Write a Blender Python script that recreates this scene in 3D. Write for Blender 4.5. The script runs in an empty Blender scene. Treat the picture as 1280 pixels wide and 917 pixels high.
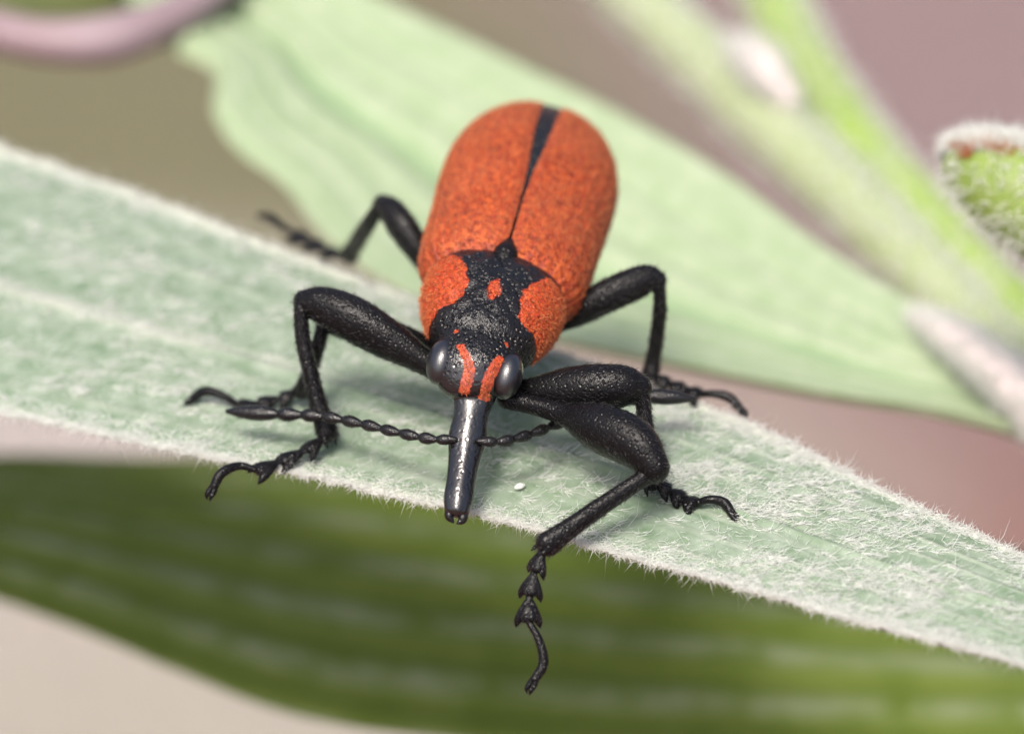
import bpy, math
import numpy as np
rng = np.random.default_rng(7)
# ---------------------------------------------------------------- units: code works in millimetres, 1 Blender unit = 1 cm
M = 0.1
sc = bpy.context.scene
sc.unit_settings.scale_length = 0.01
W, H = 1280.0, 917.0            # pixel grid used for reading positions off the photograph
PITCH = math.radians(32)
DIST = 100.0
FPX = 5220.0
F = np.array([0, math.cos(PITCH), -math.sin(PITCH)])
R = np.array([1.0, 0, 0])
U = np.array([0, math.sin(PITCH), math.cos(PITCH)])
NECK = np.array([0, 0, 3.75])   # top of the neck, seen at pixel (606, 405)
def ray(px, py): return F + R * ((px - W / 2) / FPX) + U * ((H / 2 - py) / FPX)
CAM = NECK - DIST * ray(606, 405)
def at(px, py, z):
    d = ray(px, py); k = (z - CAM[2]) / d[2]
    return CAM + d * k
def proj(p):
    v = np.asarray(p) - CAM; k = v @ F
    return (W / 2 + FPX * (v @ R) / k, H / 2 - FPX * (v @ U) / k)

# ---------------------------------------------------------------- camera
cam = bpy.data.cameras.new('camera'); co = bpy.data.objects.new('camera', cam)
sc.collection.objects.link(co); sc.camera = co
co.location = CAM * M
co.rotation_euler = (math.pi / 2 - PITCH, 0, 0)
cam.sensor_fit = 'HORIZONTAL'; cam.sensor_width = 36; cam.lens = FPX * 36 / W
cam.clip_start = 0.5; cam.clip_end = 60000
cam.dof.use_dof = True
cam.dof.focus_distance = (DIST - 0.5) * M
APERTURE = 2.9                  # opening in mm
cam.dof.aperture_fstop = cam.lens * 1e-3 / (APERTURE * M)
# ---------------------------------------------------------------- light: bright overcast
SUN_EL, SUN_AZ = math.radians(60), math.radians(203)   # azimuth clockwise from +Y
world = bpy.data.worlds.new('World'); sc.world = world; world.use_nodes = True
wn = world.node_tree.nodes; wl = world.node_tree.links
bg = wn['Background']; sky = wn.new('ShaderNodeTexSky'); sky.sky_type = 'NISHITA'
sky.sun_disc = False; sky.sun_elevation = SUN_EL; sky.sun_rotation = SUN_AZ
sky.air_density = 0.7; sky.dust_density = 6.0; sky.ozone_density = 1.0
wl.new(sky.outputs[0], bg.inputs[0]); bg.inputs[1].default_value = 0.095
sun = bpy.data.lights.new('sun', 'SUN'); so = bpy.data.objects.new('sun', sun); sc.collection.objects.link(so)
sun.energy = 1.5; sun.angle = math.radians(14); sun.color = (1.0, 0.95, 0.87)
sd = np.array([math.sin(SUN_AZ) * math.cos(SUN_EL), math.cos(SUN_AZ) * math.cos(SUN_EL), math.sin(SUN_EL)])
from mathutils import Vector
so.rotation_euler = Vector(-sd).to_track_quat('-Z', 'Y').to_euler(); so.location = (0, 0, 40)
vs = sc.view_settings; vs.view_transform = 'Standard'; vs.look = 'None'; vs.gamma = 1; vs.use_curve_mapping = False
vs.exposure = 1.25
sc.cycles.use_denoising = True
sc.cycles.max_bounces = 8
try: sc.cycles.denoiser = 'OPENIMAGEDENOISE'
except Exception: pass

# ---------------------------------------------------------------- node helper
def mat(name):
    m = bpy.data.materials.new(name); m.use_nodes = True
    nt = m.node_tree; b = nt.nodes['Principled BSDF']
    return m, nt, b
class NT:
    def __init__(s, nt): s.nt = nt
    def new(s, t, **k):
        n = s.nt.nodes.new(t)
        for a, v in k.items(): setattr(n, a, v)
        return n
    def link(s, a, b): s.nt.links.new(a, b)
    def put(s, sock, v):
        if hasattr(v, 'links') or isinstance(v, bpy.types.NodeSocket): s.link(v, sock)
        else: sock.default_value = v
    def noise(s, vec, scale, detail=3, rough=0.55, dist=0.0):
        n = s.new('ShaderNodeTexNoise'); s.put(n.inputs['Vector'], vec)
        n.inputs['Scale'].default_value = scale; n.inputs['Detail'].default_value = detail
        n.inputs['Roughness'].default_value = rough; n.inputs['Distortion'].default_value = dist
        return n.outputs['Fac']
    def voro(s, vec, scale, feature='F1', out='Distance'):
        n = s.new('ShaderNodeTexVoronoi', feature=feature); s.put(n.inputs['Vector'], vec)
        n.inputs['Scale'].default_value = scale
        return n.outputs[out]
    def ramp(s, fac, stops):
        n = s.new('ShaderNodeValToRGB'); s.put(n.inputs[0], fac); e = n.color_ramp.elements
        while len(e) < len(stops): e.new(0.5)
        for q, (p, c) in zip(e, stops):
            q.position = p; q.color = c if len(c) == 4 else (*c, 1)
        return n.outputs[0]
    def val(s, fac, a, b, c=0.0, d=1.0):
        n = s.new('ShaderNodeMapRange'); s.put(n.inputs[0], fac)
        for i, v in enumerate((a, b, c, d)): n.inputs[i + 1].default_value = v
        n.clamp = True
        return n.outputs[0]
    def mix(s, fac, a, b):
        n = s.new('ShaderNodeMix', data_type='RGBA'); s.put(n.inputs[0], fac)
        s.put(n.inputs[6], a if not isinstance(a, tuple) else (*a[:3], 1)); s.put(n.inputs[7], b if not isinstance(b, tuple) else (*b[:3], 1))
        return n.outputs[2]
    def math(s, op, a, b=0.0):
        n = s.new('ShaderNodeMath', operation=op); s.put(n.inputs[0], a); s.put(n.inputs[1], b)
        return n.outputs[0]
    def bump(s, h, strength, dist, normal=None):
        n = s.new('ShaderNodeBump'); s.put(n.inputs['Height'], h)
        n.inputs['Strength'].default_value = strength; n.inputs['Distance'].default_value = dist
        if normal is not None: s.link(normal, n.inputs['Normal'])
        return n.outputs[0]
    def obj(s): return s.new('ShaderNodeTexCoord').outputs['Object']
    def uv(s): return s.new('ShaderNodeTexCoord').outputs['UV']
    def attr(s, name): return s.new('ShaderNodeAttribute', attribute_name=name)

# ---------------------------------------------------------------- materials
def dim(k, *cs): return [tuple(x*k for x in c) if c is not None else None for c in cs]
def chitin(name, base=(0.0036, 0.0033, 0.0036), rough=0.27, scale=95, bump=0.55, mask=False, spec=0.30, wrinkle=0.0):
    m, nt, b = mat(name); g = NT(nt); c = g.obj()
    cells = g.voro(c, scale); fine = g.noise(c, scale * 2.6, 2)
    big = g.noise(c, 9, 3)
    col = g.mix(big, tuple(base), tuple(x * 1.9 + 0.001 for x in base))
    rough_n = g.val(big, 0.3, 0.7, rough - 0.07, rough + 0.12)
    h = g.math('ADD', g.val(cells, 0, 0.45), g.math('MULTIPLY', fine, 0.5))
    if wrinkle: h = g.math('ADD', h, g.math('MULTIPLY', g.noise(c, 34, 4, 0.6, 0.6), wrinkle))
    if mask:
        a = g.attr('orange'); n2 = g.noise(c, 70, 4, 0.7)
        k = g.math('ADD', a.outputs['Fac'], g.val(n2, 0.25, 0.75, -0.3, 0.3))
        k = g.val(k, 0.40, 0.60)
        oc = g.ramp(g.noise(c, 90, 3), [(0.25, (0.14, 0.012, 0.004)), (0.5, (0.39, 0.040, 0.007)), (0.75, (0.54, 0.098, 0.019))])
        pit = g.val(g.voro(c, 120), 0.0, 0.36)
        oc = g.mix(pit, (0.07, 0.006, 0.004), oc)
        col = g.mix(k, col, oc)
        rough_n = g.math('MAXIMUM', rough_n, g.val(k, 0, 1, 0, 0.55))
        sm = g.attr('snout').outputs['Fac']
        h = g.math('MULTIPLY', h, g.val(sm, 0, 1, 1.0, 0.18)); g.link(g.val(sm, 0, 1, spec, 1.0), b.inputs['Specular IOR Level'])
    g.link(col, b.inputs['Base Color']); g.put(b.inputs['Roughness'], rough_n)
    b.inputs['Specular IOR Level'].default_value = spec
    g.link(g.bump(h, bump, 0.006), b.inputs['Normal'])
    return m
M_BODY = chitin('punctured_black_shell', rough=0.20, scale=74, bump=0.9, mask=True, spec=0.42)
M_LEG = chitin('black_leg_shell', rough=0.17, scale=105, bump=0.42, spec=0.19, wrinkle=0.6)
M_ANT = chitin('black_antenna_shell', rough=0.24, scale=140, bump=0.3, spec=0.45)

def eye_mat():
    m, nt, b = mat('faceted_dark_eye'); g = NT(nt); c = g.obj()
    v = g.voro(c, 420)
    b.inputs['Base Color'].default_value = (0.004, 0.004, 0.006, 1)
    b.inputs['Roughness'].default_value = 0.30; b.inputs['Specular IOR Level'].default_value = 0.9
    b.inputs['Coat Weight'].default_value = 0.7; b.inputs['Coat Roughness'].default_value = 0.16
    g.link(g.bump(v, 0.25, 0.002), b.inputs['Normal'])
    return m
M_EYE = eye_mat()

def elytra_mat():
    m, nt, b = mat('velvety_orange_wing_case'); g = NT(nt); c = g.obj(); u = g.uv()
    base = g.ramp(g.noise(c, 52, 4, 0.7), [(0.36, (0.10, 0.008, 0.002)), (0.48, (0.29, 0.031, 0.004)), (0.64, (0.47, 0.092, 0.015))])
    pits = g.voro(c, 128)
    k = g.val(pits, 0.05, 0.38)
    base = g.mix(k, (0.12, 0.009, 0.003), base)
    big = g.noise(c, 6, 2)
    base = g.mix(g.val(big, 0.38, 0.7, 0, 0.24), base, (0.42, 0.12, 0.05)); base = g.mix(g.val(g.noise(c, 3.5, 3), 0.5, 0.75, 0, 0.4), base, (0.22, 0.026, 0.003))
    sx = g.new('ShaderNodeSeparateXYZ'); g.link(u, sx.inputs[0])
    wob = g.math('ADD', sx.outputs[1], g.math('MULTIPLY', g.noise(c, 14, 2), 0.015))
    st = g.math('SINE', g.math('MULTIPLY', wob, 2 * math.pi * 10))
    base = g.mix(g.val(st, 0.4, 1.0, 0, 0.30), base, (0.22, 0.018, 0.006))
    g.link(base, b.inputs['Base Color'])
    b.inputs['Roughness'].default_value = 0.62; b.inputs['Specular IOR Level'].default_value = 0.4
    h = g.math('ADD', g.math('MULTIPLY', k, 1.0), g.math('MULTIPLY', st, -0.32))
    g.link(g.bump(h, 0.8, 0.007), b.inputs['Normal'])
    return m
M_ELY = elytra_mat()
def plain(name, c1, c2, rough=0.5, scale=40, transl=0.0, k=0.76):
    c1, c2 = dim(k, c1, c2)
    m, nt, b = mat(name); g = NT(nt); c = g.obj()
    g.link(g.mix(g.noise(c, scale, 2), c1, c2), b.inputs['Base Color']); b.inputs['Roughness'].default_value = rough
    if transl:
        t = g.new('ShaderNodeBsdfTranslucent'); g.link(g.mix(g.noise(c, scale, 2), c1, c2), t.inputs[0])
        mx = g.new('ShaderNodeMixShader'); mx.inputs[0].default_value = transl
        g.link(b.outputs[0], mx.inputs[1]); g.link(t.outputs[0], mx.inputs[2]); g.link(mx.outputs[0], nt.nodes['Material Output'].inputs[0])
    return m
M_SETA = plain('orange_bristles', (0.50, 0.07, 0.012), (0.80, 0.30, 0.11), 0.35, 60)
M_WOOL = plain('white_plant_wool', (0.86, 0.88, 0.83), (0.94, 0.94, 0.91), 0.6, 8, 0.5, k=1.0)
M_BRIS = plain('dark_grey_bristles', (0.012, 0.011, 0.013), (0.05, 0.047, 0.05), 0.35, 20)
M_FUZZ = plain('rusty_bud_wool', (0.50, 0.14, 0.04), (0.68, 0.33, 0.15), 0.6, 8, 0.2)

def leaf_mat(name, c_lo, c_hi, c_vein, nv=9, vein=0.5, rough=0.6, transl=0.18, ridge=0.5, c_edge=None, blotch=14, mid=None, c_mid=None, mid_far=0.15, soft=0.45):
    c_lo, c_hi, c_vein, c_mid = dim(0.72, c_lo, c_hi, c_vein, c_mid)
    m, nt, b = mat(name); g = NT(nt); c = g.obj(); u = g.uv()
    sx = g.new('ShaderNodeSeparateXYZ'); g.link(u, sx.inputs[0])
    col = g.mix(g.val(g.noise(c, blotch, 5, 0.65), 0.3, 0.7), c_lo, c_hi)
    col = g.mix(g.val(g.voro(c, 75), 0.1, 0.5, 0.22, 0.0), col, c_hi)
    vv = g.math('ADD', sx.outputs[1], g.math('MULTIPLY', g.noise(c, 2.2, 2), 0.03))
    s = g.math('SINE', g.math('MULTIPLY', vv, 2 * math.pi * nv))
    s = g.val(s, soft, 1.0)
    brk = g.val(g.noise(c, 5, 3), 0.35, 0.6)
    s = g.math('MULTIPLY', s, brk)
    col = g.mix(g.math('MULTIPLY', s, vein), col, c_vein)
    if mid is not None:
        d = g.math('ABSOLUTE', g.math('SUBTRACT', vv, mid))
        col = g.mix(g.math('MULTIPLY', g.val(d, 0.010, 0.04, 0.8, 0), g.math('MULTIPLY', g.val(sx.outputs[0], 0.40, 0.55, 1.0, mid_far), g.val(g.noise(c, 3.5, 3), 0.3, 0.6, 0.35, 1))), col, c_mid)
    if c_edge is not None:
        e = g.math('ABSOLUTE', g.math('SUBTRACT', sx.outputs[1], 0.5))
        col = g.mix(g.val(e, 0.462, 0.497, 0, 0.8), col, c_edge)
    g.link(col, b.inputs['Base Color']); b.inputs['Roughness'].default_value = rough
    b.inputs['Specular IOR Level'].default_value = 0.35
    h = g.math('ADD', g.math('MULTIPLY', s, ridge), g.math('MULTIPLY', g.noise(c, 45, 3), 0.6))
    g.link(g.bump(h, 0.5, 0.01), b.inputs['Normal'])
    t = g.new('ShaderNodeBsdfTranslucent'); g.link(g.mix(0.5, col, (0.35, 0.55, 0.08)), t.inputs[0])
    mx = g.new('ShaderNodeMixShader'); mx.inputs[0].default_value = transl
    g.link(b.outputs[0], mx.inputs[1]); g.link(t.outputs[0], mx.inputs[2]); g.link(mx.outputs[0], nt.nodes['Material Output'].inputs[0])
    return m
M_LEAF = leaf_mat('downy_pale_green_leaf', (0.195, 0.30, 0.175), (0.455, 0.54, 0.425), (0.66, 0.68, 0.58), nv=8, vein=0.30, c_edge=(0.74, 0.74, 0.66), mid=0.57, c_mid=(0.70, 0.70, 0.62))
M_REAR = leaf_mat('pale_green_back_leaf', (0.34, 0.46, 0.25), (0.50, 0.59, 0.39), (0.60, 0.66, 0.50), nv=5, vein=0.3, transl=0.1, mid=0.52, c_mid=(0.25, 0.40, 0.20), mid_far=1.0)
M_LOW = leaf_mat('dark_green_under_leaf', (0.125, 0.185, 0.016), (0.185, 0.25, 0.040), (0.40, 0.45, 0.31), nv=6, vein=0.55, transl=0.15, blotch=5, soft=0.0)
M_CURL = leaf_mat('olive_curled_leaf', (0.13, 0.16, 0.05), (0.22, 0.24, 0.10), (0.3, 0.3, 0.2), nv=3, vein=0.3, blotch=4)
M_PINK = plain('pink_leaf_margin', (0.23, 0.13, 0.14), (0.42, 0.34, 0.37), 0.6, 2.6)
M_STEM = plain('bright_green_stem', (0.22, 0.37, 0.035), (0.38, 0.50, 0.11), 0.5, 6)
M_PALE = plain('pale_olive_shoot', (0.33, 0.42, 0.18), (0.46, 0.52, 0.29), 0.55, 5)
M_NODE = plain('pinkish_white_node', (0.66, 0.52, 0.54), (0.78, 0.70, 0.68), 0.6, 8, k=0.95)
M_BUD = plain('green_bud_skin', (0.20, 0.30, 0.05), (0.30, 0.39, 0.10), 0.5, 9)

# ---------------------------------------------------------------- mesh helpers (mm, world space)
def link(name, V, Fc, m, parent=None, origin=None, smooth=True, uv=None, attrs=None):
    V = np.asarray(V, float)
    if origin is None: origin = np.array(parent['_o']) if parent is not None else np.zeros(3)
    origin = np.asarray(origin, float)
    me = bpy.data.meshes.new(name)
    if isinstance(Fc, np.ndarray):
        n, k = Fc.shape
        me.vertices.add(len(V)); me.vertices.foreach_set('co', ((V - origin) * M).astype(np.float32).ravel())
        me.loops.add(n * k); me.loops.foreach_set('vertex_index', Fc.astype(np.int32).ravel())
        me.polygons.add(n); me.polygons.foreach_set('loop_start', np.arange(0, n * k, k, dtype=np.int32))
        me.update(calc_edges=True)
    else:
        me.from_pydata([tuple(v) for v in (V - origin) * M], [], Fc); me.update()
    me.validate()
    if smooth: me.polygons.foreach_set('use_smooth', [True] * len(me.polygons))
    if uv is not None:
        l = me.uv_layers.new(name='uv'); li = np.zeros(len(me.loops), np.int32); me.loops.foreach_get('vertex_index', li)
        l.data.foreach_set('uv', np.asarray(uv, np.float32)[li].ravel())
    for k, a in (attrs or {}).items():
        at_ = me.attributes.new(k, 'FLOAT', 'POINT'); at_.data.foreach_set('value', np.asarray(a, np.float32))
    me.materials.append(m)
    o = bpy.data.objects.new(name, me); sc.collection.objects.link(o)
    o['_o'] = [float(x) for x in origin]
    if parent is not None: o.parent = parent
    else: o.location = origin * M
    return o
def empty(name, origin, parent=None):
    o = bpy.data.objects.new(name, None); sc.collection.objects.link(o); o.empty_display_size = 0.1
    if parent is not None:
        o.parent = parent; o['_o'] = list(parent['_o'])
    else:
        o.location = np.asarray(origin) * M; o['_o'] = [float(x) for x in origin]
    return o
def tag(o, label, cat, group=None, kind=None):
    o['label'] = label; o['category'] = cat
    if group: o['group'] = group
    if kind: o['kind'] = kind
def spline(P, n):
    """centripetal-ish Catmull-Rom through rows of P, n samples evenly in parameter (chord length)"""
    P = np.asarray(P, float)
    if len(P) == 2:
        t = np.linspace(0, 1, n)[:, None]; return P[0] * (1 - t) + P[1] * t
    d = np.r_[0, np.cumsum(np.maximum(np.linalg.norm(np.diff(P[:, :3], axis=0), axis=1), 1e-6) ** 0.7)]
    T = np.gradient(P, d, axis=0)
    x = np.linspace(0, d[-1], n); i = np.clip(np.searchsorted(d, x, 'right') - 1, 0, len(d) - 2)
    h = (d[i + 1] - d[i])[:, None]; s = ((x - d[i])[:, None]) / h
    return (2*s**3-3*s**2+1)*P[i] + (s**3-2*s**2+s)*h*T[i] + (-2*s**3+3*s**2)*P[i+1] + (s**3-s**2)*h*T[i+1]
def grid_faces(n, m, close_m=False):
    i = np.arange(n - 1)[:, None]; j = np.arange(m if close_m else m - 1)[None, :]; j2 = (j + 1) % m
    return np.stack([i*m+j, i*m+j2, (i+1)*m+j2, (i+1)*m+j], -1).reshape(-1, 4)
def frames(C, up=None):
    T = np.gradient(C, axis=0); T /= np.linalg.norm(T, axis=1)[:, None] + 1e-12
    u = np.array([0, 0, 1.0]) if up is None else np.asarray(up, float)
    if abs(T[0] @ u) > 0.95: u = np.array([0.0, 1, 0])
    A = []
    for t in T:
        u = u - t * (u @ t); u /= np.linalg.norm(u); A.append(u)
    A = np.array(A); B = np.cross(T, A)
    return T, A, B
def tube(P, r, n=24, seg=16, flat=1.0, up=None, cap=True):
    """P control points, r radius at each; flat scales the side-ways radius"""
    P = np.asarray(P, float); r = np.asarray(r, float)
    S = spline(np.c_[P, r], n); C = S[:, :3]; rr = np.maximum(S[:, 3], 0.004)
    T, A, B = frames(C, up)
    if cap:
        k = 3; a = np.linspace(0, math.pi / 2, k + 1)[:-1]
        C0 = np.array([C[0] - T[0]*rr[0]*math.cos(x)*0.8 for x in a]); R0 = np.array([rr[0]*max(math.sin(x), 0.03) for x in a])
        C1 = np.array([C[-1] + T[-1]*rr[-1]*math.cos(x)*0.8 for x in a[::-1]]); R1 = np.array([rr[-1]*max(math.sin(x), 0.03) for x in a[::-1]])
        C = np.r_[C0, C, C1]; rr = np.r_[R0, rr, R1]
        A = np.r_[np.repeat(A[:1], k, 0), A, np.repeat(A[-1:], k, 0)]; B = np.r_[np.repeat(B[:1], k, 0), B, np.repeat(B[-1:], k, 0)]
    th = np.linspace(0, 2*math.pi, seg, endpoint=False)
    V = C[:, None] + rr[:, None, None]*(np.cos(th)[None, :, None]*A[:, None] + flat*np.sin(th)[None, :, None]*B[:, None])
    N = len(C); Fc = grid_faces(N, seg, True)
    q = Fc[(N//2)*seg]; V = V.reshape(-1, 3); flip = np.cross(V[q[2]]-V[q[0]], V[q[3]]-V[q[1]]) @ (V[q[0]]-C[N//2]) < 0
    V = np.r_[V, C[:1], C[-1:]]
    i = np.arange(seg); j = (i + 1) % seg
    f0 = np.stack([np.full(seg, N*seg), j, i, i], -1); f1 = np.stack([np.full(seg, N*seg+1), (N-1)*seg+i, (N-1)*seg+j, (N-1)*seg+j], -1)
    out = [tuple(x) for x in Fc] + [tuple(x[:3]) for x in f0] + [tuple(x[:3]) for x in f1]
    return V, ([q[::-1] for q in out] if flip else out)
def join(parts):
    V, Fc, o = [], [], 0
    for v, f in parts:
        V.append(v); Fc += [tuple(i + o for i in q) for q in f]; o += len(v)
    return np.concatenate(V), Fc
def sample(V, Fq, n, keep=None):
    """random points and normals on quads"""
    Fq = np.asarray([q if len(q) == 4 else (q[0], q[1], q[2], q[2]) for q in Fq]) if not isinstance(Fq, np.ndarray) else Fq
    a, b, c, d = (V[Fq[:, i]] for i in range(4))
    N = np.cross(c - a, d - b); ar = np.linalg.norm(N, axis=1) + np.linalg.norm(np.cross(b-a, c-a), axis=1)*1e-3
    w = ar.copy()
    if keep is not None: w = w * keep((a + b + c + d) / 4, N / (ar[:, None] + 1e-12))
    k = rng.choice(len(Fq), n, p=w / w.sum()); s, t = rng.random(n)[:, None], rng.random(n)[:, None]
    P = (a[k]*(1-s)+b[k]*s)*(1-t) + (d[k]*(1-s)+c[k]*s)*t
    return P, N[k] / (np.linalg.norm(N[k], axis=1)[:, None] + 1e-12)
def hairs(P, D, L, w, bend=0.4, steps=2):
    """three-sided tapering hairs; P roots, D directions, L lengths, w base radius"""
    n = len(P); D = D / np.linalg.norm(D, axis=1)[:, None]
    q = rng.normal(size=(n, 3)); S = np.cross(D, q); S /= np.linalg.norm(S, axis=1)[:, None]; B = np.cross(D, S)
    L = np.asarray(L)[:, None]; cur = rng.normal(size=(n, 1)) * bend
    V = []
    for k in range(steps + 1):
        t = k / steps; C = P + D*L*t + S*L*cur*t*t
        if k < steps:
            rr = w*(1 - 0.55*t)
            for a in (0, 2.094, 4.189): V.append(C + rr*(math.cos(a)*S + math.sin(a)*B))
        else: V.append(C)
    V = np.stack(V, 1); m = V.shape[1]
    f = []
    for k in range(steps - 1):
        for i in range(3):
            j = (i+1) % 3; a = k*3
            f += [(a+i, a+j, a+3+j), (a+i, a+3+j, a+3+i)]
    a = (steps-1)*3
    for i in range(3): f.append((a+i, a+(i+1) % 3, m-1))
    f = np.array(f); Fc = (np.arange(n)[:, None, None]*m + f[None]).reshape(-1, 3)
    return V.reshape(-1, 3), Fc
def vnoise(x, seed, f=1.0):
    r = np.random.default_rng(seed); s = 0
    for k in range(4):
        s = s + np.sin(x*f*(1+k*0.83) + r.random()*6.28) / (1+k)
    return s / 2

# ================================================================ GROUND
G = -120.0
def ground():
    m, nt, b = mat('reddish_soil'); g = NT(nt)
    pos = g.new('ShaderNodeNewGeometry').outputs['Position']
    col = g.mix(g.val(g.noise(pos, 0.16, 4), 0.3, 0.7), (0.150, 0.074, 0.060), (0.195, 0.107, 0.091))
    def patch(px, py, rad, soft, colour, c):
        p = at(px, py, G) * M
        n = g.new('ShaderNodeVectorMath', operation='DISTANCE'); g.link(pos, n.inputs[0]); n.inputs[1].default_value = p
        d = g.math('ADD', n.outputs['Value'], g.val(g.noise(pos, 0.25, 3), 0, 1, -1.2, 1.2))
        return g.mix(g.val(d, rad, rad + soft, 0.92, 0), c, colour)
    col = patch(1250, 20, 4.0, 5.0, (0.185, 0.132, 0.130), col)
    col = patch(90, 140, 3.6, 3.0, (0.120, 0.116, 0.060), col)
    col = patch(60, 860, 4.2, 3.2, (0.30, 0.275, 0.228), col)
    col = patch(0, 535, 1.2, 2.0, (0.32, 0.28, 0.26), col)
    g.link(col, b.inputs['Base Color']); b.inputs['Roughness'].default_value = 0.95
    g.link(g.bump(g.noise(pos, 3.0, 6), 0.6, 0.4), b.inputs['Normal'])
    n = 90; x = np.linspace(-1, 1, n); x = np.sign(x)*np.abs(x)**3.5*150000
    X, Y = np.meshgrid(x, x, indexing='ij'); near = np.exp(-(X**2+Y**2)/700**2)
    Z = G + near*(3*np.sin(X*0.03+1)*np.cos(Y*0.024))
    o = link('ground', np.stack([X, Y, Z], -1).reshape(-1, 3), grid_faces(n, n), m, origin=(0, 0, G))
    o['kind'] = 'structure'; o['label'] = 'soft reddish soil with pale and mossy patches far below the leaves'; o['category'] = 'ground'
ground()

# ================================================================ LEAVES
def blade(top, bot, nt, nu, zfun, thick):
    """closed leaf blade between two edge lines (rows of 3-D points)"""
    A, B = spline(top, nt), spline(bot, nt)
    u = np.linspace(0, 1, nu); t = np.linspace(0, 1, nt)
    Pm = A[:, None]*(1-u)[None, :, None] + B[:, None]*u[None, :, None]
    Tt, Uu = np.meshgrid(t, u, indexing='ij')
    Pm[..., 2] += zfun(Tt, Uu)
    gt = np.gradient(Pm, axis=0); gu = np.gradient(Pm, axis=1); N = np.cross(gu, gt); N /= np.linalg.norm(N, axis=-1)[..., None] + 1e-9
    if N[..., 2].mean() < 0: N = -N
    th = thick*np.clip(np.minimum(Uu, 1-Uu)/0.04, 0.25, 1)
    Pl = Pm - N*th[..., None]
    V = np.r_[Pm.reshape(-1, 3), Pl.reshape(-1, 3)]; k = nt*nu
    Ft = grid_faces(nt, nu); Fb = Ft[:, ::-1] + k
    i = np.arange(nt-1); side = []
    for j in (0, nu-1):
        a, b = i*nu+j, (i+1)*nu+j
        s = np.stack([a, b, b+k, a+k], -1); side.append(s if j == 0 else s[:, ::-1])
    j = np.arange(nu-1)
    for i0 in (0, nt-1):
        a, b = i0*nu+j, i0*nu+j+1
        s = np.stack([a, b, b+k, a+k], -1); side.append(s[:, ::-1] if i0 == 0 else s)
    Fc = np.concatenate([Ft, Fb] + side)
    # outward check
    q = Ft[len(Ft)//2]; n = np.cross(V[q[2]]-V[q[0]], V[q[3]]-V[q[1]])
    if n[2] < 0: Fc = Fc[:, ::-1]
    uvs = np.stack([Tt, Uu], -1).reshape(-1, 2); uvs = np.r_[uvs, uvs]
    return V, Fc, uvs, Pm, N, Ft

# -- main leaf: lies level under the insect
topL = [(-900, 120, -2), (-520, 55, -0.8), (-250, 105, -0.3), (0, 182, 0), (150, 232, 0), (300, 287, 0), (430, 335, 0), (660, 425, 0), (900, 512, 0), (1000, 556, 0), (1150, 628, 0), (1280, 690, -0.1), (1500, 800, -0.6), (1760, 935, -1.6), (1830, 975, -2)]
botL = [(-900, 160, -2), (-520, 350, -0.8), (-250, 455, -0.3), (0, 508, 0), (150, 543, 0), (300, 575, 0), (440, 602, 0), (640, 646, 0), (820, 698, 0), (960, 738, 0), (1130, 786, 0), (1280, 822, -0.1), (1500, 872, -0.6), (1760, 955, -1.6), (1830, 985, -2)]
def zmain(T, Uv):
    z = -0.16*(2*Uv-1)**2
    for c, a, w in ((0.57, 0.10, 0.02), (0.25, 0.035, 0.02), (0.80, 0.03, 0.018), (0.40, 0.02, 0.015), (0.69, 0.02, 0.015), (0.12, 0.02, 0.015)):
        z = z + a*np.exp(-((Uv-c+0.01*np.sin(T*9+c*20))/w)**2)
    z = z + 0.05*np.sin(T*23+Uv*3)*(np.abs(2*Uv-1)**2) + 0.012*np.sin(T*140+Uv*9)*np.cos(Uv*38+T*31)
    e = np.maximum(np.abs(2*Uv-1)-0.96, 0)/0.04
    return z + 0.05*e + 0.04*e*np.sin(T*260+np.sin(T*97)*3)
V, Fc, uvs, Pm, Nm, Ft = blade([at(*p) for p in topL], [at(*p) for p in botL], 420, 90, zmain, 0.28)
leaf = empty('leaf', at(640, 540, 0)); tag(leaf, 'pale downy grey-green leaf the beetle stands on', 'leaf')
link('blade', V, Fc, M_LEAF, leaf, uv=uvs)
# wool lying on the surface and fringing both margins, denser where it shows
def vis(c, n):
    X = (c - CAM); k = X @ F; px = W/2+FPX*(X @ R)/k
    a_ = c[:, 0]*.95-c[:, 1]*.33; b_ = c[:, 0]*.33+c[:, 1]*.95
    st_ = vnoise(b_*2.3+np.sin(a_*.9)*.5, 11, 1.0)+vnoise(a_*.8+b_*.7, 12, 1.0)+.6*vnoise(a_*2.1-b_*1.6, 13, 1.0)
    return np.where((px > -250) & (px < 1500), 1.0, 0.02)*np.where(px > 560, 1.35, 0.8)*np.clip(.55+.6*st_, .12, 2)*(1-.6*np.exp(-((c[:, 0]-.6)/2.6)**2-((c[:, 1]+.2)/2.6)**2))  # last factor thins wool under the beetle, building shade into the leaf cover
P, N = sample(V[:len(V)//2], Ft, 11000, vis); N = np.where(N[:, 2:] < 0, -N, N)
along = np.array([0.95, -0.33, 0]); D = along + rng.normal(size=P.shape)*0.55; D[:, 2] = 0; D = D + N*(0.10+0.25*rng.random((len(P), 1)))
hv = hairs(P, D, 0.16+0.38*rng.random(len(P))**2, 0.0075, 0.7)
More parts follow.
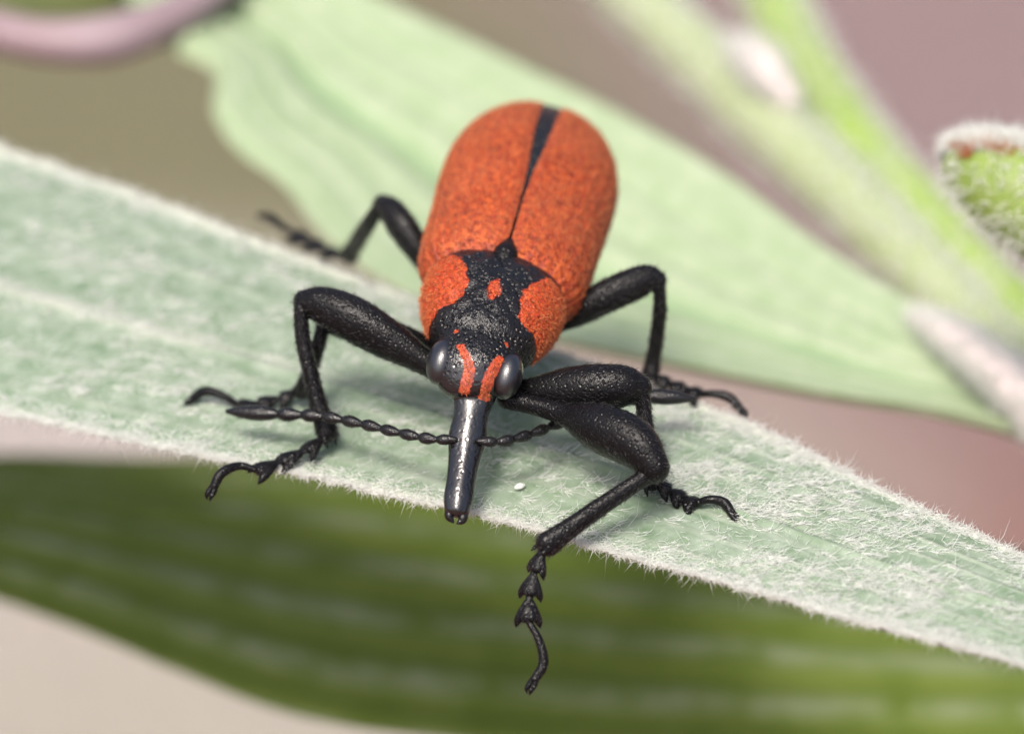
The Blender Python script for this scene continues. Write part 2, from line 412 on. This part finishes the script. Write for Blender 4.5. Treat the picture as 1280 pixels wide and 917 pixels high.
# tufts
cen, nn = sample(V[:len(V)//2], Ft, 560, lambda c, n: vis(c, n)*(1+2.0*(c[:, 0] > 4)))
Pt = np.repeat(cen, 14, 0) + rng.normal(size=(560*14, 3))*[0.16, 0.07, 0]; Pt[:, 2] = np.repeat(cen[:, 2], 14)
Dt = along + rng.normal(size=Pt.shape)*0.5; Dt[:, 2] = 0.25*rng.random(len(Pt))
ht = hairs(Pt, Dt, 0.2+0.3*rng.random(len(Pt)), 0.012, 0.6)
def fringe(row, out, n, lo, hi, w, drop=0.0):
    t = rng.random(n)*(len(row)-1); i = t.astype(int); i = np.minimum(i, len(row)-2); f = (t-i)[:, None]
    P = row[i]*(1-f)+row[i+1]*f; P = P + rng.normal(size=P.shape)*[0.03, 0.05, 0.03]
    D = np.asarray(out) + rng.normal(size=P.shape)*0.75; D[:, 2] -= drop
    return hairs(P, D, lo+(hi-lo)*rng.random(n)**4, w, 0.7)
lo_row = Pm[60:372, -1]; up_row = Pm[60:372, 0]
hf = fringe(lo_row, (0.1, -0.75, 0.1), 11000, 0.05, 0.34, 0.010, 0.1)
hu = fringe(up_row, (0.1, 0.6, 0.35), 6000, 0.05, 0.30, 0.010)
Vh, Fh, off = [], [], 0
def band(j, n):                      # wool matted along a margin
    t = rng.integers(60, 371, n); k = np.clip((rng.random(n)**2*7).astype(int), 0, 6)
    P = Pm[t, (k if j == 0 else -1-k)] + rng.normal(size=(n, 3))*[.05, .02, .015]
    D = along*np.sign(rng.normal(size=(n, 1))) + rng.normal(size=P.shape)*.6; D[:, 2] = .15*rng.random(n)
    return hairs(P, D, .12+.25*rng.random(n), .012, .7)
hb, hc = band(1, 7000), band(0, 4000)
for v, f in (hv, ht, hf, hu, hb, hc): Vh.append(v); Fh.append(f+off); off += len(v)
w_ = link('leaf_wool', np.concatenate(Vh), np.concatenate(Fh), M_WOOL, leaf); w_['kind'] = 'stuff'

# -- lower leaf: hangs about two centimetres underneath, dark upper side
topD = [(-520, 560, -15), (-250, 560, -15), (0, 552, -15), (200, 556, -15), (420, 545, -15), (700, 560, -15), (1000, 600, -15.5), (1300, 650, -16), (1600, 730, -17), (1900, 830, -18)]
botD = [(-520, 600, -15), (-250, 660, -15), (0, 735, -15), (110, 775, -15), (220, 820, -15), (360, 868, -15), (520, 890, -15), (760, 896, -15), (1050, 896, -15.5), (1280, 888, -16), (1600, 880, -17), (1900, 850, -18)]
def zlow(T, Uv):
    z = -0.9*(2*Uv-1)**2 + 0.5*np.sin(T*6)
    for c in (.14, .30, .46, .62, .78, .92): z = z - 0.16*np.exp(-((Uv-c)/0.022)**2)
    return z
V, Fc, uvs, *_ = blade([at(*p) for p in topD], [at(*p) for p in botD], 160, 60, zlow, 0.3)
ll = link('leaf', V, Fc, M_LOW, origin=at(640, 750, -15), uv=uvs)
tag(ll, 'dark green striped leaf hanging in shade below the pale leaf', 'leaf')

# ================================================================ LEAFY STEM behind, with the rear leaf growing from it
plant = empty('leafy_stem', at(1230, 440, -9)); tag(plant, 'thick bright green downy stem with a broad pale leaf growing from it', 'plant')
ZS = -6.5
def pxr(P, r): return np.array([q*((p-CAM) @ F)/FPX for p, q in zip(P, r)])     # pixel half-widths to millimetres at that depth
def woolly(name, V, Fc, n, parent, w=.016, ln=.5):
    Pw, Nw = sample(V, Fc, n); hz = hairs(Pw, Nw + rng.normal(size=Nw.shape)*0.6, 0.12+ln*rng.random(n), w, 0.6)
    q = link(name, *hz, M_WOOL, parent); q['kind'] = 'stuff'
P = [at(x, y, ZS) for x, y in [(925, -110), (962, -10), (1005, 80), (1060, 170), (1150, 275), (1240, 375), (1330, 480), (1480, 660), (1650, 900)]]
V, Fc = tube(P, pxr(P, [36, 38, 40, 44, 46, 48, 50, 54, 56]), 90, 28)
V = V + .06*np.stack([vnoise(V[:, 0]+V[:, 1], 21, 1.3), vnoise(V[:, 0], 22, 1.7), vnoise(V[:, 1], 23, 1.5)], -1)
stem = link('stem', V, Fc, M_STEM, plant); woolly('stem_wool', V, Fc, 11000, stem)
P = [at(x, y, ZS+0.3) for x, y in [(690, -120), (770, -25), (868, 68), (960, 158), (1045, 238), (1130, 320), (1225, 420), (1310, 510)]]
V, Fc = tube(P, pxr(P, [32, 36, 40, 42, 42, 42, 40, 24]), 80, 24)
sh = link('side_shoot', V, Fc, M_PALE, plant); woolly('shoot_wool', V, Fc, 8000, sh)
P = [at(918, 58, ZS+1.6), at(955, 88, ZS+2.0), at(985, 125, ZS+1.5)]
V, Fc = tube(P, pxr(P, [10, 25, 16]), 24, 18, flat=0.8)
nd = link('bud_scale', V, Fc, M_NODE, plant); woolly('scale_wool', V, Fc, 1800, nd)
P = [at(1135, 390, -4.6), at(1165, 406, -4.4), at(1205, 432, -4.3), at(1255, 470, -4.4), at(1330, 545, -5)]
V, Fc = tube(P, pxr(P, [3, 14, 22, 26, 30]), 36, 18)
nd2 = link('leaf_base', V, Fc, M_NODE, plant); woolly('base_wool', V, Fc, 3500, nd2)
# rear leaf
topR = [(180, -330, -3.5), (300, -120, -3.5), (450, 0, -3.8), (560, 60, -4.2), (660, 115, -4.6), (790, 180, -5), (920, 250, -5.1), (1020, 320, -5.2), (1110, 382, -5.3), (1200, 440, -5.5), (1300, 510, -5.8)]
botR = [(-20, -260, -3.5), (130, -60, -3.5), (215, 62, -3.8), (262, 92, -4), (268, 160, -4.2), (300, 208, -4.5), (350, 245, -4.8), (405, 310, -5), (500, 380, -5.2), (640, 430, -5.4), (860, 485, -5.4), (1020, 520, -5.4), (1180, 540, -5.6), (1310, 560, -5.9)]
def zrear(T, Uv):
    z = 0.7*np.abs(2*Uv-1)**1.5 - 0.4*np.exp(-((Uv-0.52)/0.05)**2) + 0.18*np.sin(T*14+2*Uv)
    for c in (.2, .36, .7, .84): z = z - .12*np.exp(-((Uv-c)/.02)**2)
    return z - 1.4*np.clip((Uv-0.84)/0.16, 0, 1)**2*np.clip(1-T/0.62, 0, 1)
V, Fc, uvs, *_ = blade([at(*p) for p in topR], [at(*p) for p in botR], 220, 70, zrear, 0.35)
rl = link('leaf_blade', V, Fc, M_REAR, plant, uv=uvs)

# ================================================================ CURLED PINK-EDGED LEAF (upper corner)
curl = empty('curled_leaf', at(60, 20, -6)); tag(curl, 'curled olive leaf with a thick rolled mauve-pink margin', 'leaf')
pk = [(-240, -70, -3), (-120, 5, -3), (-20, 36, -3), (60, 52, -3), (130, 50, -3), (200, 28, -3), (270, -14, -3), (340, -80, -3)]
P = [at(*p) for p in pk]
V, Fc = tube(P, pxr(P, [18, 22, 27, 28, 31, 27, 22, 10]), 70, 24, flat=1.0)
V = V + .07*np.stack([vnoise(V[:, 0], 31, .5), vnoise(V[:, 0]+V[:, 2], 32, .6), vnoise(V[:, 0]-V[:, 1], 33, .5)], -1)
link('rolled_margin', V, Fc, M_PINK, curl)
top_c = [(-260, -260, -4), (-120, -240, -4), (20, -220, -4), (140, -220, -4), (240, -200, -4), (330, -170, -4)]
bot_c = [(x, y-6, z) for x, y, z in (pk[0], pk[1], pk[3], pk[4], pk[5], pk[7])]
V, Fc, uvs, *_ = blade([at(*p) for p in top_c], [at(*p) for p in bot_c], 70, 40, lambda T, Uv: -2.6*np.sin(math.pi*Uv)**1.0, 0.3)
link('blade', V, Fc, M_CURL, curl, uv=uvs)

# ================================================================ YOUNG LEAF TIP with rusty wool (right edge)
bud = empty('leaf_bud', at(1250, 240, 3)); tag(bud, 'rounded green young leaf tip edged with white and rust wool', 'bud')
kp = 48.5
bp = [(1208, 212, 3), (1238, 226, 3), (1290, 252, 2.8), (1370, 310, 2), (1500, 420, 0), (1640, 560, -3)]
V, Fc = tube([at(*p) for p in bp], np.array([38, 55, 68, 64, 40, 22])/kp, 60, 36, flat=0.85)
V = V + 0.02*np.stack([vnoise(V[:, 1], 3, 6), vnoise(V[:, 0], 4, 6), vnoise(V[:, 0]+V[:, 1], 5, 7)], -1)
bo = link('bud_body', V, Fc, M_BUD, bud)
def rim(c, n):  # crest of wool along the upper side of the tip
    X = c - CAM; k = X @ F; px = W/2+FPX*(X @ R)/k; py = H/2-FPX*(X @ U)/k
    up = n @ np.array([-0.35, 0.6, 0.72]); return np.clip(up-0.72, 0, 1)**1.0*(px < 1420)+0.004
Pw, Nw = sample(V, Fc, 5200, rim); hz = hairs(Pw, Nw + rng.normal(size=Nw.shape)*0.55, 0.15+0.45*rng.random(len(Pw)), 0.016, 0.6)
q = link('white_wool', *hz, M_WOOL, bud); q['kind'] = 'stuff'
def rim2(c, n):
    X = c - CAM; k = X @ F; px = W/2+FPX*(X @ R)/k; up = n @ np.array([-0.30, 0.35, 0.88]); side = n @ F
    return ((up > 0.80) & (side < -0.02)).astype(float)*np.exp(-((px-1215)/34)**2)+1e-6
Pw, Nw = sample(V, Fc, 1500, rim2); hz = hairs(Pw, Nw + rng.normal(size=Nw.shape)*0.7, 0.12+0.2*rng.random(len(Pw)), 0.018, 0.6)
q = link('rusty_wool', *hz, M_FUZZ, bud); q['kind'] = 'stuff'

# ================================================================ THE BEETLE
beetle = empty('weevil', (0, 0, 0)); tag(beetle, 'black and orange-red long-snouted beetle standing on the pale leaf', 'beetle')
YAW, NOSE, ROLL = math.radians(10), math.radians(4), math.radians(11)
fx = np.array([-math.sin(YAW)*math.cos(NOSE), -math.cos(YAW)*math.cos(NOSE), -math.sin(NOSE)])   # forward
ly = np.array([math.cos(YAW), -math.sin(YAW), 0.0]); uz = np.cross(fx, ly); uz = uz if uz[2] > 0 else -uz
ly, uz = ly*math.cos(ROLL) - uz*math.sin(ROLL), uz*math.cos(ROLL) + ly*math.sin(ROLL)          # image-right side lower
BO = NECK - 0.78*uz
def wb(p): p = np.asarray(p, float); return BO + p[..., :1]*fx + p[..., 1:2]*ly + p[..., 2:3]*uz
def bw(p): d = np.asarray(p) - BO; return np.array([d @ fx, d @ ly, d @ uz])

# -- body: abdomen, pronotum, head and snout as one continuous skin
r0, r1, r2, r3 = (bw(at(591, 503, 2.15)), bw(at(584, 548, 1.55)), bw(at(576, 602, 0.90)), bw(at(571, 640, 0.45)))
rd = (r1-r0)/np.linalg.norm(r1-r0)
print('rostrum', r0, r1, r2, r3)
#        x, y, z, half width, up, down
st = [(-10.45, 0, -.2, .25, .35, .2), (-10.2, 0, -.16, .70, .62, .5), (-9.7, 0, -.1, 1.15, .90, .8), (-8.8, 0, -.05, 1.6, 1.26, 1.0), (-7, 0, 0, 1.9, 1.50, 1.2), (-5, 0, 0, 1.85, 1.44, 1.3), (-3.3, 0, 0, 1.7, 1.1, 1.25),
      (-2.75, 0, 0, 1.62, 1.02, 1.2), (-2.55, 0, 0, 1.66, 1.12, 1.2), (-2.2, 0, 0, 1.74, 1.25, 1.2), (-1.6, 0, 0, 1.74, 1.28, 1.15), (-1.0, 0, -.02, 1.60, 1.18, 1.05), (-.5, 0, -.04, 1.38, 1.02, .95), (-.15, 0, -.05, 1.18, .90, .85),
      (-.02, 0, -.06, 1.05, .78, .8), (.12, 0, -.08, 1.0, .74, .78), (.38, 0, -.14, 1.02, .76, .75), (.66, 0, -.27, .96, .72, .68), (.88, r0[1]*.4, -.45, .80, .60, .58),
      (*(r0-rd*.12), .54, .40, .40), (*(r0+rd*.25), .42, .33, .33), (*r1, .46, .33, .30), (*(r1*.6+r2*.4), .39, .29, .28), (*r2, .345, .27, .27), (*(r2*.4+r3*.6), .36, .27, .27), (*r3, .29, .21, .22)]
st = np.array(st)
NB, MB_ = 320, 96
S = spline(st, NB)
ker = np.exp(-np.linspace(-2, 2, 13)**2); ker /= ker.sum()
S = np.stack([np.convolve(np.pad(S[:, q], 6, 'edge'), ker, 'valid') for q in range(6)], -1); C = S[:, :3]
k = 5; a = np.linspace(math.pi/2, 0.04, k)     # rounded snout end
Tn = np.gradient(C, axis=0); Tn /= np.linalg.norm(Tn, axis=1)[:, None]
C = np.r_[C, [C[-1] + Tn[-1]*S[-1, 4]*0.7*math.cos(x) for x in a[1:]]]
Rr = np.r_[S[:, 3:6], [S[-1, 3:6]*math.sin(x) for x in a[1:]]]
Tn = np.r_[Tn, np.repeat(Tn[-1:], k-1, 0)]
upv = np.cross(Tn, np.array([0, 1.0, 0])); upv /= np.linalg.norm(upv, axis=1)[:, None]; upv *= np.where(upv[:, 2:] < 0, -1, 1)
lat = np.cross(upv, Tn); lat *= np.where(lat[:, 1:2] < 0, -1, 1)
th = np.linspace(0, 2*math.pi, MB_, endpoint=False); cs, sn = np.cos(th), np.sin(th)
ex = 0.92
cy = np.sign(sn)*np.abs(sn)**ex; cz = np.sign(cs)*np.abs(cs)**ex
vert = np.where(cz[None] > 0, Rr[:, 1:2], Rr[:, 2:3])*cz[None]
BV = C[:, None] + Rr[:, :1, None]*cy[None, :, None]*lat[:, None] + vert[..., None]*upv[:, None]
x, y, z = BV[..., 0], BV[..., 1], BV[..., 2]
# relief: dorsal groove and dents of the pronotum, collar, keel on the snout
pron = np.clip((x+2.6)/.3, 0, 1)*np.clip((-.1-x)/.2, 0, 1)*(cz[None] > 0)
d = -0.10*np.exp(-(y/.16)**2)*np.exp(-((x+1.9)/.7)**2)*pron - 0.07*np.exp(-((np.abs(y)-.62)/.3)**2)*np.exp(-((x+1.0)/.5)**2)*pron
d = d + 0.03*np.sin(x*11+1.7)*np.sin(y*9+.6)*pron
rost = np.clip((np.arange(len(C))/len(C)-.78)/.03, 0, 1)[:, None]*(cz[None] > 0)
d = d + rost*0.035*np.exp(-(sn[None]/.42)**2)
BV = BV + d[..., None]*upv[:, None]
# colour pattern: orange flanks of the pronotum, middle spot, V between the eyes
wav = 0.05*np.sin(x*7+y*5)+0.04*np.sin(x*17-y*11)
inner = 0.70 + 0.60*np.clip((-x-1.2)/1.2, 0, 1)**1.3
fl = np.clip((np.abs(y)+wav*.6-inner)/.14+.5, 0, 1)*np.clip((x+2.28)/.12, 0, 1)*np.clip((-.36-x+.25*(np.abs(y)-1)+wav)/.2, 0, 1)*np.clip((z+.62)/.25, 0, 1)
spot = np.clip(1.5-np.hypot((x+1.02)/.32, (y+.02)/.17)+wav*2, 0, 1)*(z > 0)
sd0 = np.clip((x-.3)/(r0[0]-.3), 0, 1); hy = np.abs(y-r0[1]*sd0)
line = .56-.32*np.clip((sd0-.38)/.62, 0, 1)
past = (x-r0[0])*rd[0]+(z-r0[2])*rd[2]
head = np.clip(1.25-np.abs(hy-line)/(.10+.07*sd0), 0, 1)*np.clip((sd0-.36)/.1, 0, 1)*np.clip((.02-past)/.08, 0, 1)*(cz[None] > -.35)
hind = np.clip(1.0-np.hypot((x-.22)/.12, (np.abs(y)-.62)/.16), 0, 1)*(z > 0)
snt = np.repeat(np.clip((np.arange(len(C))/len(C)-.70)/.03, 0, 1)[:, None], MB_, 1)
org = np.clip(np.maximum.reduce([fl, spot*.9, head, hind*.8]), 0, 1)
n_ = len(C)
BW = wb(BV.reshape(-1, 3)); BFq = grid_faces(n_, MB_, True)
BFl = [tuple(q) for q in BFq] + [tuple(range(MB_))[::-1], tuple((n_-1)*MB_+i for i in range(MB_))]
q = BFq[len(BFq)//2]; nrm = np.cross(BW[q[2]]-BW[q[0]], BW[q[3]]-BW[q[1]]); cenq = wb(C)[n_//2]
if nrm @ (BW[q[0]]-cenq) < 0: BFl = [f[::-1] for f in BFl]
link('body', BW, BFl, M_BODY, beetle, attrs={'orange': org.reshape(-1), 'snout': snt.reshape(-1)})
# small shield between the wing-case bases
V, Fc = tube(wb([(-2.40, 0, 1.00), (-2.62, 0, 1.06), (-3.0, 0, 1.14)]), [.24, .27, .14], 12, 16, flat=1.15, up=uz)
link('scutellum', V, Fc, M_LEG, beetle)

for s_ in (-1, 1):
    V, Fc = tube(wb([r3-rd*.1+np.array([0, s_*.16, -.02]), r3+rd*.14+np.array([0, s_*.15, -.02]), r3+rd*.26+np.array([0, s_*.05, 0])]), [.13, .11, .03], 12, 12)
    link('mandible', V, Fc, M_ANT, beetle)
# -- wing cases
ex_ = np.array([(-2.35, 1.62, 1.02, -.05, .02), (-2.5, 1.82, 1.16, -.05, .02), (-2.8, 2.02, 1.30, -.05, .02), (-3.4, 2.12, 1.42, -.03, .022), (-4.5, 2.16, 1.52, 0, .028), (-5.5, 2.20, 1.58, 0, .05), (-6.5, 2.24, 1.60, 0, .11), (-7.5, 2.20, 1.55, 0, .165), (-8.4, 2.02, 1.42, -.03, .19),
                (-9.1, 1.76, 1.24, -.08, .20), (-9.7, 1.44, 1.00, -.14, .21), (-10.15, 1.08, .74, -.2, .21), (-10.42, .72, .48, -.26, .22), (-10.55, .38, .2, -.3, .22)])
EN, EM = 170, 70
E = spline(ex_, EN)
def elytron(sgn):
    ph = np.linspace(0, 1, EM)
    V = np.zeros((EN, EM, 3)); uvv = np.zeros((EN, EM, 2))
    for i in range(EN):
        X, A, B, zc, gap = E[i]
        p0 = math.asin(min(gap/max(A, .31), .98)); ang = p0 + (math.radians(112)-p0)*ph
        yy = A*np.sign(np.sin(ang))*np.abs(np.sin(ang))**.90; zz = np.sign(np.cos(ang))*np.abs(np.cos(ang))**.90*np.where(np.cos(ang) > 0, B, 1.15)
        rr = .010*np.sin(ph*2*math.pi*10) - .06*np.exp(-(ph/.025)**2)
        V[i] = np.stack([np.full(EM, X) - .10*np.exp(-(ph/.1)**2)*(i < 12), sgn*(yy + rr*np.sin(ang)*.5), zc + zz + rr*np.cos(ang)], -1)
        uvv[i] = np.stack([np.full(EM, i/EN), ph], -1)
    top = V.reshape(-1, 3); inn = V.copy(); inn[..., 1] *= .955; inn[..., 2] = inn[..., 2]*.94 - .02; inn[..., 0] = inn[..., 0]*.985-.05
    inn = inn.reshape(-1, 3); k = EN*EM
    Ft = grid_faces(EN, EM); Fb = Ft[:, ::-1]+k; sd_ = []
    i = np.arange(EN-1)
    for j, fl_ in ((0, 0), (EM-1, 1)):
        s = np.stack([i*EM+j, (i+1)*EM+j, (i+1)*EM+j+k, i*EM+j+k], -1); sd_.append(s[:, ::-1] if fl_ else s)
    j = np.arange(EM-1)
    for i0, fl_ in ((0, 1), (EN-1, 0)):
        s = np.stack([i0*EM+j, i0*EM+j+1, i0*EM+j+1+k, i0*EM+j+k], -1); sd_.append(s[:, ::-1] if fl_ else s)
    Fc = np.concatenate([Ft, Fb]+sd_)
    Wd = wb(np.r_[top, inn]); q = Ft[len(Ft)//2]; n = np.cross(Wd[q[2]]-Wd[q[0]], Wd[q[3]]-Wd[q[1]])
    if n @ (sgn*ly+uz) < 0: Fc = Fc[:, ::-1]; Ft = Ft[:, ::-1]
    uvv = uvv.reshape(-1, 2)
    o = link('wing_case', Wd, Fc, M_ELY, beetle, uv=np.r_[uvv, uvv])
    P, N = sample(Wd[:k], Ft, 6500)
    hz = hairs(P, -fx*1.0 + N*0.35 + rng.normal(size=P.shape)*.28, .07+.07*rng.random(len(P)), .008, .2)
    s = link('bristles', *hz, M_SETA, o); s['kind'] = 'stuff'
for s_ in (-1, 1): elytron(s_)
# bristles on the orange flanks of the pronotum and head
msk = org.reshape(-1)
P, N = sample(BW, BFq, 3200, lambda c, n: (msk[BFq].mean(1) > .6).astype(float)+1e-9)
cc = P - BO; N = np.where(((N*(cc - (cc @ fx)[:, None]*fx)).sum(1) < 0)[:, None], -N, N)
hz = hairs(P, fx*.7 + N*.5 + rng.normal(size=P.shape)*.35, .06+.08*rng.random(len(P)), .008, .2)
s = link('flank_bristles', *hz, M_SETA, beetle); s['kind'] = 'stuff'
# -- eyes
def ball(c, ax, n=28, m_=36):
    t = np.linspace(.001, math.pi-.001, n); p = np.linspace(0, 2*math.pi, m_, endpoint=False); T_, P_ = np.meshgrid(t, p, indexing='ij')
    L = np.stack([np.sin(T_)*np.cos(P_), np.sin(T_)*np.sin(P_), np.cos(T_)], -1)
    return c + L[..., :1]*ax[0] + L[..., 1:2]*ax[1] + L[..., 2:3]*ax[2], grid_faces(n, m_, True)
for s_ in (-1, 1):
    c = np.array([.66, .03+s_*.80, -.10+.04*s_]); ax = [np.array([.50, 0, -.30]), np.array([0, .37, 0]), np.array([.22, 0, .43])]
    V, Fc = ball(c, ax); link('eye', wb(V.reshape(-1, 3)), Fc, M_EYE, beetle)

# -- legs: each joint read off the photograph with its height above the leaf (mm)
def bristly(V, Fc, n, ln, d):
    P, N = sample(V, Fc, n)
    BR.append(hairs(P, np.asarray(d)*.9 + N*.45 + rng.normal(size=P.shape)*.22, ln*(.5+rng.random(n)), .006, .3))
    return V, Fc
BR = []
def shed(parent):
    Vh, Fh, off = [], [], 0
    for v, f in BR: Vh.append(v); Fh.append(f+off); off += len(v)
    BR.clear()
    o = link('bristles', np.concatenate(Vh), np.concatenate(Fh), M_BRIS, parent); o['kind'] = 'stuff'
def leg(fem, tib, tar, fr, tr):
    L = empty('leg', None, beetle)
    def pts(a): return np.array([at(*p) if len(p) == 3 and not isinstance(p, np.ndarray) else p for p in a])
    Pf = pts(fem); V, Fc = tube(Pf, fr, 40, 24, flat=.86); V, Fc = bristly(V, Fc, 700, .13, (Pf[-1]-Pf[0])/np.linalg.norm(Pf[-1]-Pf[0]))
    link('femur', V, Fc, M_LEG, L)
    Pt = pts(tib); V, Fc = tube(Pt, tr, 36, 18, flat=.85); V, Fc = bristly(V, Fc, 600, .13, (Pt[-1]-Pt[0])/np.linalg.norm(Pt[-1]-Pt[0]))
    u = (Pt[-1]-Pt[-2])/np.linalg.norm(Pt[-1]-Pt[-2]); sd_ = np.cross(u, [.2, .4, 1.0]); sd_ /= np.linalg.norm(sd_)
    sp = [tube([Pt[-1]+sd_*q*tr[-1]*.6, Pt[-1]+sd_*q*tr[-1]*.95+u*.18, Pt[-1]+sd_*q*tr[-1]*.9+u*.38], [.09, .07, .012], 10, 10) for q in (-1, 1)]
    V, Fc = join([(V, Fc)]+sp); link('tibia', V, Fc, M_LEG, L)
    T_ = pts(tar); ns = 3
    for i in range(ns):                                   # three lobed pads
        a, b = T_[i], T_[i+1]; d = b-a; ln = np.linalg.norm(d); u = d/ln
        side = np.cross(u, [0, 0, 1.0]); side /= np.linalg.norm(side); low = np.cross(side, u); low = low if low[2] < 0 else -low
        w = (.23, .25, .27)[i]
        core = tube([a-u*.05, a+d*.25, a+d*.6, a+d*.92], [.055, .065, w*.5, w*.58], 16, 14, flat=1.55, up=low)
        lob = [tube([a+d*.30+side*s*w*.2, a+d*.75+side*s*w*.62+low*.04, a+d*1.05+side*s*w*.95+low*.10, a+d*1.22+side*s*w*1.05+low*.16], [w*.28, w*.42, w*.32, .02], 14, 12) for s in (-1, 1)]
        V, Fc = join([core]+lob); V, Fc = bristly(V, Fc, 120, .08, u)
        link('tarsal_segment', V, Fc, M_LEG, L)
    ct = T_[ns:]; n = len(ct)
    seg = tube(np.r_[[ct[0]-(ct[1]-ct[0])*.25], ct[:-1], [ct[-2]*.35+ct[-1]*.65]], np.r_[[.06], np.linspace(.075, .125, n-1), [.11]], 26, 14)
    u = ct[-1]-ct[-2]; u /= np.linalg.norm(u); side = np.cross(u, [0.3, .2, 1.0]); side /= np.linalg.norm(side); dn = np.array([0, 0, -1.0])
    b0 = ct[-2]*.4+ct[-1]*.6; cl = [tube([b0+side*s*.03, b0+side*s*.06+u*.14, ct[-1]+side*s*.06+u*.05, ct[-1]+side*s*.04+u*.06+dn*.10], [.08, .075, .05, .012], 12, 10) for s in (-1, 1)]
    V, Fc = join([seg]+cl); V, Fc = bristly(V, Fc, 60, .07, u)
    link('claw', V, Fc, M_LEG, L); shed(L)
FB = [.20, .34, .52, .56, .46, .34]; TB = [.21, .22, .24, .27, .33]
# front legs
leg([(556, 470, 2.1), (530, 452, 2.35), (478, 420, 2.8), (432, 394, 3.15), (396, 380, 3.3), (380, 378, 3.3)], [(376, 384, 3.25), (378, 420, 2.6), (388, 465, 1.8), (399, 510, 1.0), (409, 540, .5)],
    [(406, 546, .45), (384, 562, .30), (352, 576, .15), (322, 588, .08), (300, 582, .2), (276, 592, .15), (262, 618, -.25)], [.24, .34, .54, .58, .46, .34], TB)
leg([(632, 498, 2.0), (672, 508, 2.0), (706, 518, 2.0), (742, 532, 2.02), (795, 556, 1.95), (819, 586, 1.6)], [(812, 592, 1.5), (785, 610, 1.25), (745, 637, .9), (705, 665, .5), (684, 680, .28)],
    [(680, 684, .22), (668, 712, -.25), (662, 742, -.7), (660, 775, -1.15), (674, 800, -1.5), (679, 830, -1.95), (662, 860, -2.4)], [.26, .24, .30, .58, .62, .42], TB)
# middle legs
leg([(575, 455, 1.7), (545, 440, 1.9), (500, 425, 2.2), (455, 412, 2.4), (418, 402, 2.5), (405, 402, 2.5)], [(404, 406, 2.45), (398, 430, 2.0), (390, 455, 1.4), (382, 478, .8), (378, 488, .5)],
    [(374, 489, .42), (352, 497, .25), (325, 504, .15), (300, 508, .1), (278, 494, .35), (255, 489, .35), (234, 502, .05)], [.22, .28, .42, .44, .36, .28], [.18, .2, .21, .22, .26])
leg([(640, 490, 1.8), (668, 490, 2.0), (710, 486, 2.2), (750, 484, 2.35), (785, 483, 2.4), (800, 486, 2.35)], [(803, 490, 2.3), (805, 515, 1.85), (808, 545, 1.35), (812, 578, .8), (815, 600, .45)],
    [(818, 602, .45), (836, 612, .28), (852, 622, .15), (868, 630, .1), (886, 624, .28), (905, 628, .22), (920, 648, .0)], [.26, .38, .54, .58, .50, .36], TB)
# hind legs
leg([(552, 365, 1.7), (530, 325, 2.2), (514, 300, 2.6), (500, 279, 2.9), (488, 263, 3.05), (478, 256, 3.05)], [(472, 262, 2.95), (462, 278, 2.4), (450, 296, 1.6), (442, 310, .9), (436, 319, .5)],
    [(430, 320, .4), (410, 314, .28), (390, 304, .2), (370, 294, .15), (352, 283, .25), (338, 273, .2), (326, 270, .0)], [.24, .32, .40, .42, .36, .28], [.18, .2, .21, .22, .26])
leg([(690, 405, 1.9), (722, 390, 2.3), (755, 372, 2.7), (788, 357, 2.95), (812, 349, 3.05), (822, 352, 3.0)], [(824, 356, 2.95), (825, 385, 2.3), (821, 420, 1.5), (816, 450, .8), (813, 466, .5)],
    [(816, 470, .42), (834, 478, .28), (852, 486, .2), (872, 493, .15), (892, 492, .25), (912, 497, .2), (930, 516, .0)], [.26, .36, .42, .42, .36, .28], [.18, .2, .21, .22, .26])
# -- antennae: ten bead-like segments each
def antenna(ctrl):
    A = empty('antenna', None, beetle)
    P = spline([at(*p) for p in ctrl], 240); s = np.r_[0, np.cumsum(np.linalg.norm(np.diff(P, axis=0), axis=1))]; Ltot = s[-1]
    cuts = np.array([0, .075, .15, .24, .33, .42, .51, .60, .69, .79, 1.0])*Ltot
    for i in range(10):
        t = np.linspace(cuts[i]-(.02 if i else .0), cuts[i+1]+.015, 7); Q = np.stack([np.interp(t, s, P[:, k]) for k in range(3)], -1)
        w = (.13, .145, .14, .14, .145, .15, .155, .16, .175, .19)[i]
        V, Fc = tube(Q, np.array([.45, .62, .82, .97, 1.0, .85, .5])*w if i < 9 else np.array([.5, .85, 1, 1, .85, .6, .28])*w, 16, 14)
        V, Fc = bristly(V, Fc, 50, .06, (Q[-1]-Q[0])/np.linalg.norm(Q[-1]-Q[0]))
        link('antenna_segment', V, Fc, M_ANT, A)
    shed(A)
antenna([(570, 549, 1.72), (545, 549, 1.65), (500, 541, 1.5), (450, 529, 1.35), (400, 520, 1.2), (340, 517, 1.0), (284, 514, .85)])
antenna([(598, 551, 1.72), (622, 552, 1.62), (655, 545, 1.5), (700, 528, 1.4), (750, 508, 1.35), (805, 496, 1.3), (868, 498, 1.2)])
V, Fc = tube([at(645, 609, .03), at(650, 607, .07), at(655, 606, .04)], [.05, .075, .04], 8, 10)
tag(link('seed_speck', V, Fc, M_WOOL, origin=at(650, 607, 0)), 'tiny white speck lying on the pale leaf beside the snout', 'speck')
for o in bpy.data.objects:
    if '_o' in o: del o['_o']
